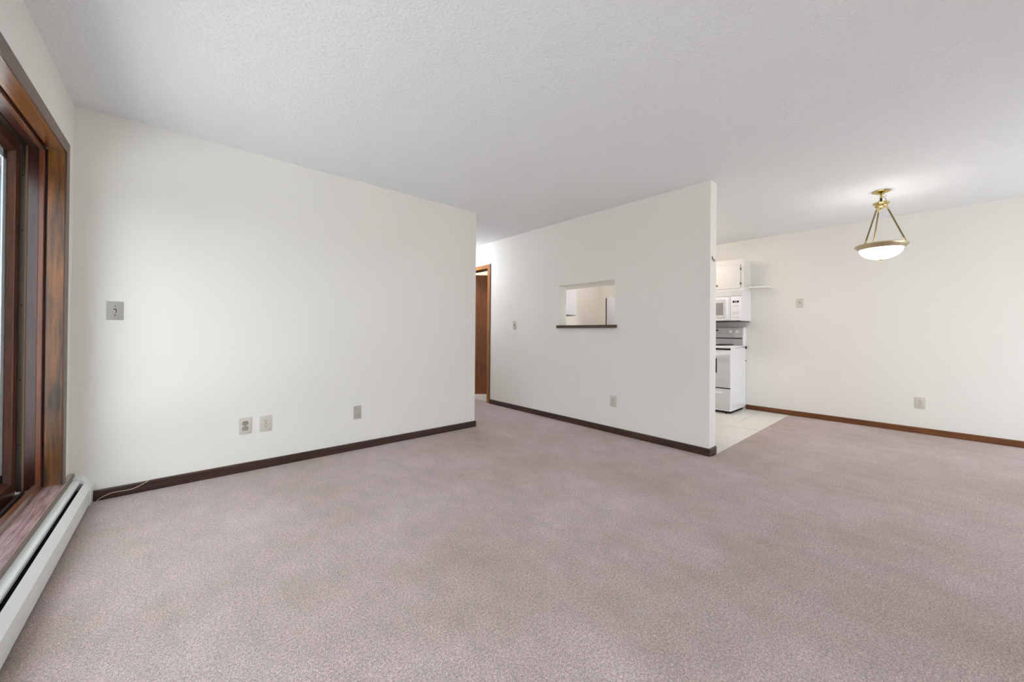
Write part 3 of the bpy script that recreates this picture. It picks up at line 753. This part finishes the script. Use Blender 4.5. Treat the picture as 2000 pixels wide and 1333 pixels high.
# ------------------------------------------------------------------ wall cabinet over the microwave
KX0, KY0, KY1, KZ0, KZ1 = 5.806, 1.762, 2.52, 1.689, 2.128
K = empty('wall_cabinet', (5.95, 2.1, KZ0)); tag(K, 'small white wall cabinet above the microwave', 'cabinet')
MB().box(KX0 + .018, XC - .001, KY0, KY1, KZ0, KZ1).build('cabinet_box', CAB, K)
mb = MB()
mb.box(KX0, KX0 + .018, KY0, KY0 + .04, KZ0, KZ1); mb.box(KX0, KX0 + .018, KY1 - .04, KY1, KZ0, KZ1)
mb.box(KX0, KX0 + .018, KY0 + .04, KY1 - .04, KZ0, KZ0 + .035); mb.box(KX0, KX0 + .018, KY0 + .04, KY1 - .04, KZ1 - .075, KZ1)
mb.box(KX0, KX0 + .018, 2.122, 2.16, KZ0, KZ1)
mb.build('face_frame', CAB, K)
def cab_door(y0, y1, hinge_y, knob_y):
    d_ = MB().box(KX0 - .018, KX0 - .0005, y0, y1, 1.722, 2.050, .004, 2).build('cabinet_door', CAB, K, smooth=40)
    for z_ in (1.782, 1.985):
        MB().box(KX0 - .020, KX0 - .0002, hinge_y - .008, hinge_y + .003, z_ - .014, z_ + .014, .001).build('hinge', HINGE, d_)
    MB().lathe([(0, 0), (.007, 0), (.005, .010), (.013, .018), (.013, .024), (0, .028)], (KX0 - .018, knob_y, 1.772), '-x', 16).build('knob', HINGE, d_, smooth=40)
cab_door(1.800, 2.132, 1.800, 2.096); cab_door(2.150, 2.482, 2.482, 2.186)
# quarter-round end shelf
mb = MB(); rs = .255
pts = [(XC, KY0)] + [(XC - .245 * math.cos(math.radians(a)), KY0 - rs * math.sin(math.radians(a))) for a in range(0, 91, 9)]
mb.prism(pts, 'z', 1.722, 1.738)
tag(mb.build('corner_shelf', CAB), 'thin white curved end shelf between the wall cabinet and dining wall', 'shelf')

# ------------------------------------------------------------------ counter and base cabinets behind the partition
tag(MB().box(XB2, 4.255, 1.40, 3.35, .868, .906, .005, 2).build('countertop', COUNTER, smooth=40), 'white laminate countertop end sticking out behind the partition', 'countertop')
def base_cab(y0, y1, label):
    e = empty('base_cabinet', (3.95, (y0 + y1) / 2, 0)); tag(e, label, 'cabinet')
    MB().box(XB2 + .001, 4.215, y0, y1, .10, .868).build('cabinet_box', CAB, e)
    MB().box(XB2 + .001, 4.15, y0, y1, .0, .10).build('toe_kick', BLACK_MATT, e)
    d_ = MB().box(4.216, 4.234, y0 + .02, y1 - .02, .13, .68, .004).build('cabinet_door', CAB, e)
    MB().lathe([(0, 0), (.007, 0), (.005, .010), (.013, .018), (.013, .024), (0, .028)], (4.234, y1 - .06, .62), 'x', 14).build('knob', HINGE, d_, smooth=40)
    w_ = MB().box(4.216, 4.234, y0 + .02, y1 - .02, .70, .85, .004).build('drawer', CAB, e)
    MB().lathe([(0, 0), (.007, 0), (.005, .010), (.013, .018), (.013, .024), (0, .028)], (4.234, (y0 + y1) / 2, .775), 'x', 14).build('knob', HINGE, w_, smooth=40)
base_cab(1.62, 2.18, 'white base cabinet hidden behind the partition, nearest its free end')
base_cab(2.185, 2.75, 'white base cabinet hidden behind the partition, second from its free end')
base_cab(2.755, 3.33, 'white base cabinet hidden behind the partition, third from its free end')

U_ = empty('wall_cabinet', (3.78, 2.8, 1.66)); tag(U_, 'white wall cabinet run above the pass-through on its kitchen side', 'cabinet')
MB().box(XB2 + .001, 3.925, 1.78, 3.95, 1.662, 2.13).build('cabinet_box', CAB, U_)
for k in range(5):
    d_ = MB().box(3.926, 3.943, 1.79 + k * .432, 2.212 + k * .432, 1.672, 2.12, .003).build('cabinet_door', CAB, U_)
    MB().lathe([(0, 0), (.007, 0), (.005, .010), (.013, .018), (.013, .024), (0, .028)], (3.943, 1.83 + k * .432, 1.71), 'x', 12).build('knob', HINGE, d_, smooth=40)

# refrigerator and end-wall cabinet glimpsed through the pass-through
FR = empty('refrigerator', (5.75, 3.3, 0)); tag(FR, 'white refrigerator with dark handle seen through the pass-through', 'refrigerator')
MB().box(5.42, XC - .03, 2.94, 3.69, .03, 1.67, .006).build('body', FRIDGE, FR)
MB().box(5.44, XC - .05, 2.96, 3.67, .0006, .032).build('kick_grille', BLACK_MATT, FR)
for z0, z1 in ((.10, 1.14), (1.15, 1.675)):
    d_ = MB().box(5.355, 5.416, 2.94, 3.675, z0, z1, .008, 2).build('fridge_door', FRIDGE, FR, smooth=40)
    MB().box(5.352, 5.414, 3.676, 3.696, z0 + .004, z1 - .004, .003).build('handle_strip', FRIDGE_TRIM, d_)
E2 = empty('wall_cabinet', (4.5, YK, 1.37)); tag(E2, 'white wall cabinet on the kitchen end wall, left inside the pass-through', 'cabinet')
MB().box(XB2 + .3, 5.02, YK - .30, YK - .001, 1.372, 2.13).build('cabinet_box', FRIDGE, E2)
MB().box(XB2 + .31, 5.01, YK - .29, YK - .001, 1.367, 1.373).build('underside', BLACK_MATT, E2)  # black sheet paints in the shade below this white cabinet
for y0, y1 in ((XB2 + .305, 4.46), (4.465, 5.015)):
    d_ = MB().box(y0, y1, YK - .318, YK - .3005, 1.380, 2.12, .003).build('cabinet_door', FRIDGE, E2)
    MB().lathe([(0, 0), (.007, 0), (.005, .010), (.013, .018), (.013, .024), (0, .028)], (y0 + .04, YK - .318, 1.44), '-y', 14).build('knob', HINGE, d_, smooth=40)

# ------------------------------------------------------------------ outside
struct(MB().box(-40, XW - .205, -40, 45, -.35, -.30).build('ground', GRASS))
struct(MB().box(XW - .204, 40, -40, YR - .155, -.35, -.30).build('ground_rear', GRASS))
FN = empty('light_blocking_fence', (-6.0, 0.0, -.30)); tag(FN, 'unseen board fence added outside the left window to block low sky light', 'fence')  # added out of view, keeps low sky light off the back wall
BLOCKER_WOOD = wood('light_blocker_wood', (72, 66, 58), (110, 102, 92), 'z', 0.9, coat=0.0)
for k in range(95):
    yb = -10.0 + k * .2
    MB().box(-6.02, -6.0, yb, yb + .188, -.28, 1.80 + .01 * math.sin(k * 1.7)).build('blocker_board', BLOCKER_WOOD, FN)
for k in range(9):
    MB().box(-6.12, -6.03, -9.9 + k * 2.35, -9.81 + k * 2.35, -.30, 1.70).build('blocker_post', BLOCKER_WOOD, FN)
for zz in (.1, 1.4):
    MB().box(-6.06, -6.021, -10.0, 9.0, zz, zz + .09).build('blocker_rail', BLOCKER_WOOD, FN)
NH = empty('neighbour_house', (-3.6, 11.0, -.30)); tag(NH, 'dark blue-grey neighbouring house seen through the hazy window', 'house')
MB().box(-7.5, -1.2, 10.0, 16.0, -.30, 3.7).build('house_wall', SIDING, NH)
mb = MB(); mb.prism([(9.5, 3.7), (13.0, 5.4), (16.5, 3.7), (16.5, 3.58), (9.5, 3.58)], 'x', -7.8, -.9); mb.build('roof', ROOF, NH)
for k in range(23):
    mb = MB(); mb.prism([(10.0, -.28 + .17 * k), (9.985, -.28 + .17 * k), (9.998, -.11 + .17 * k), (10.0, -.11 + .17 * k)], 'x', -7.5, -1.2); mb.build('siding_board', SIDING, NH)
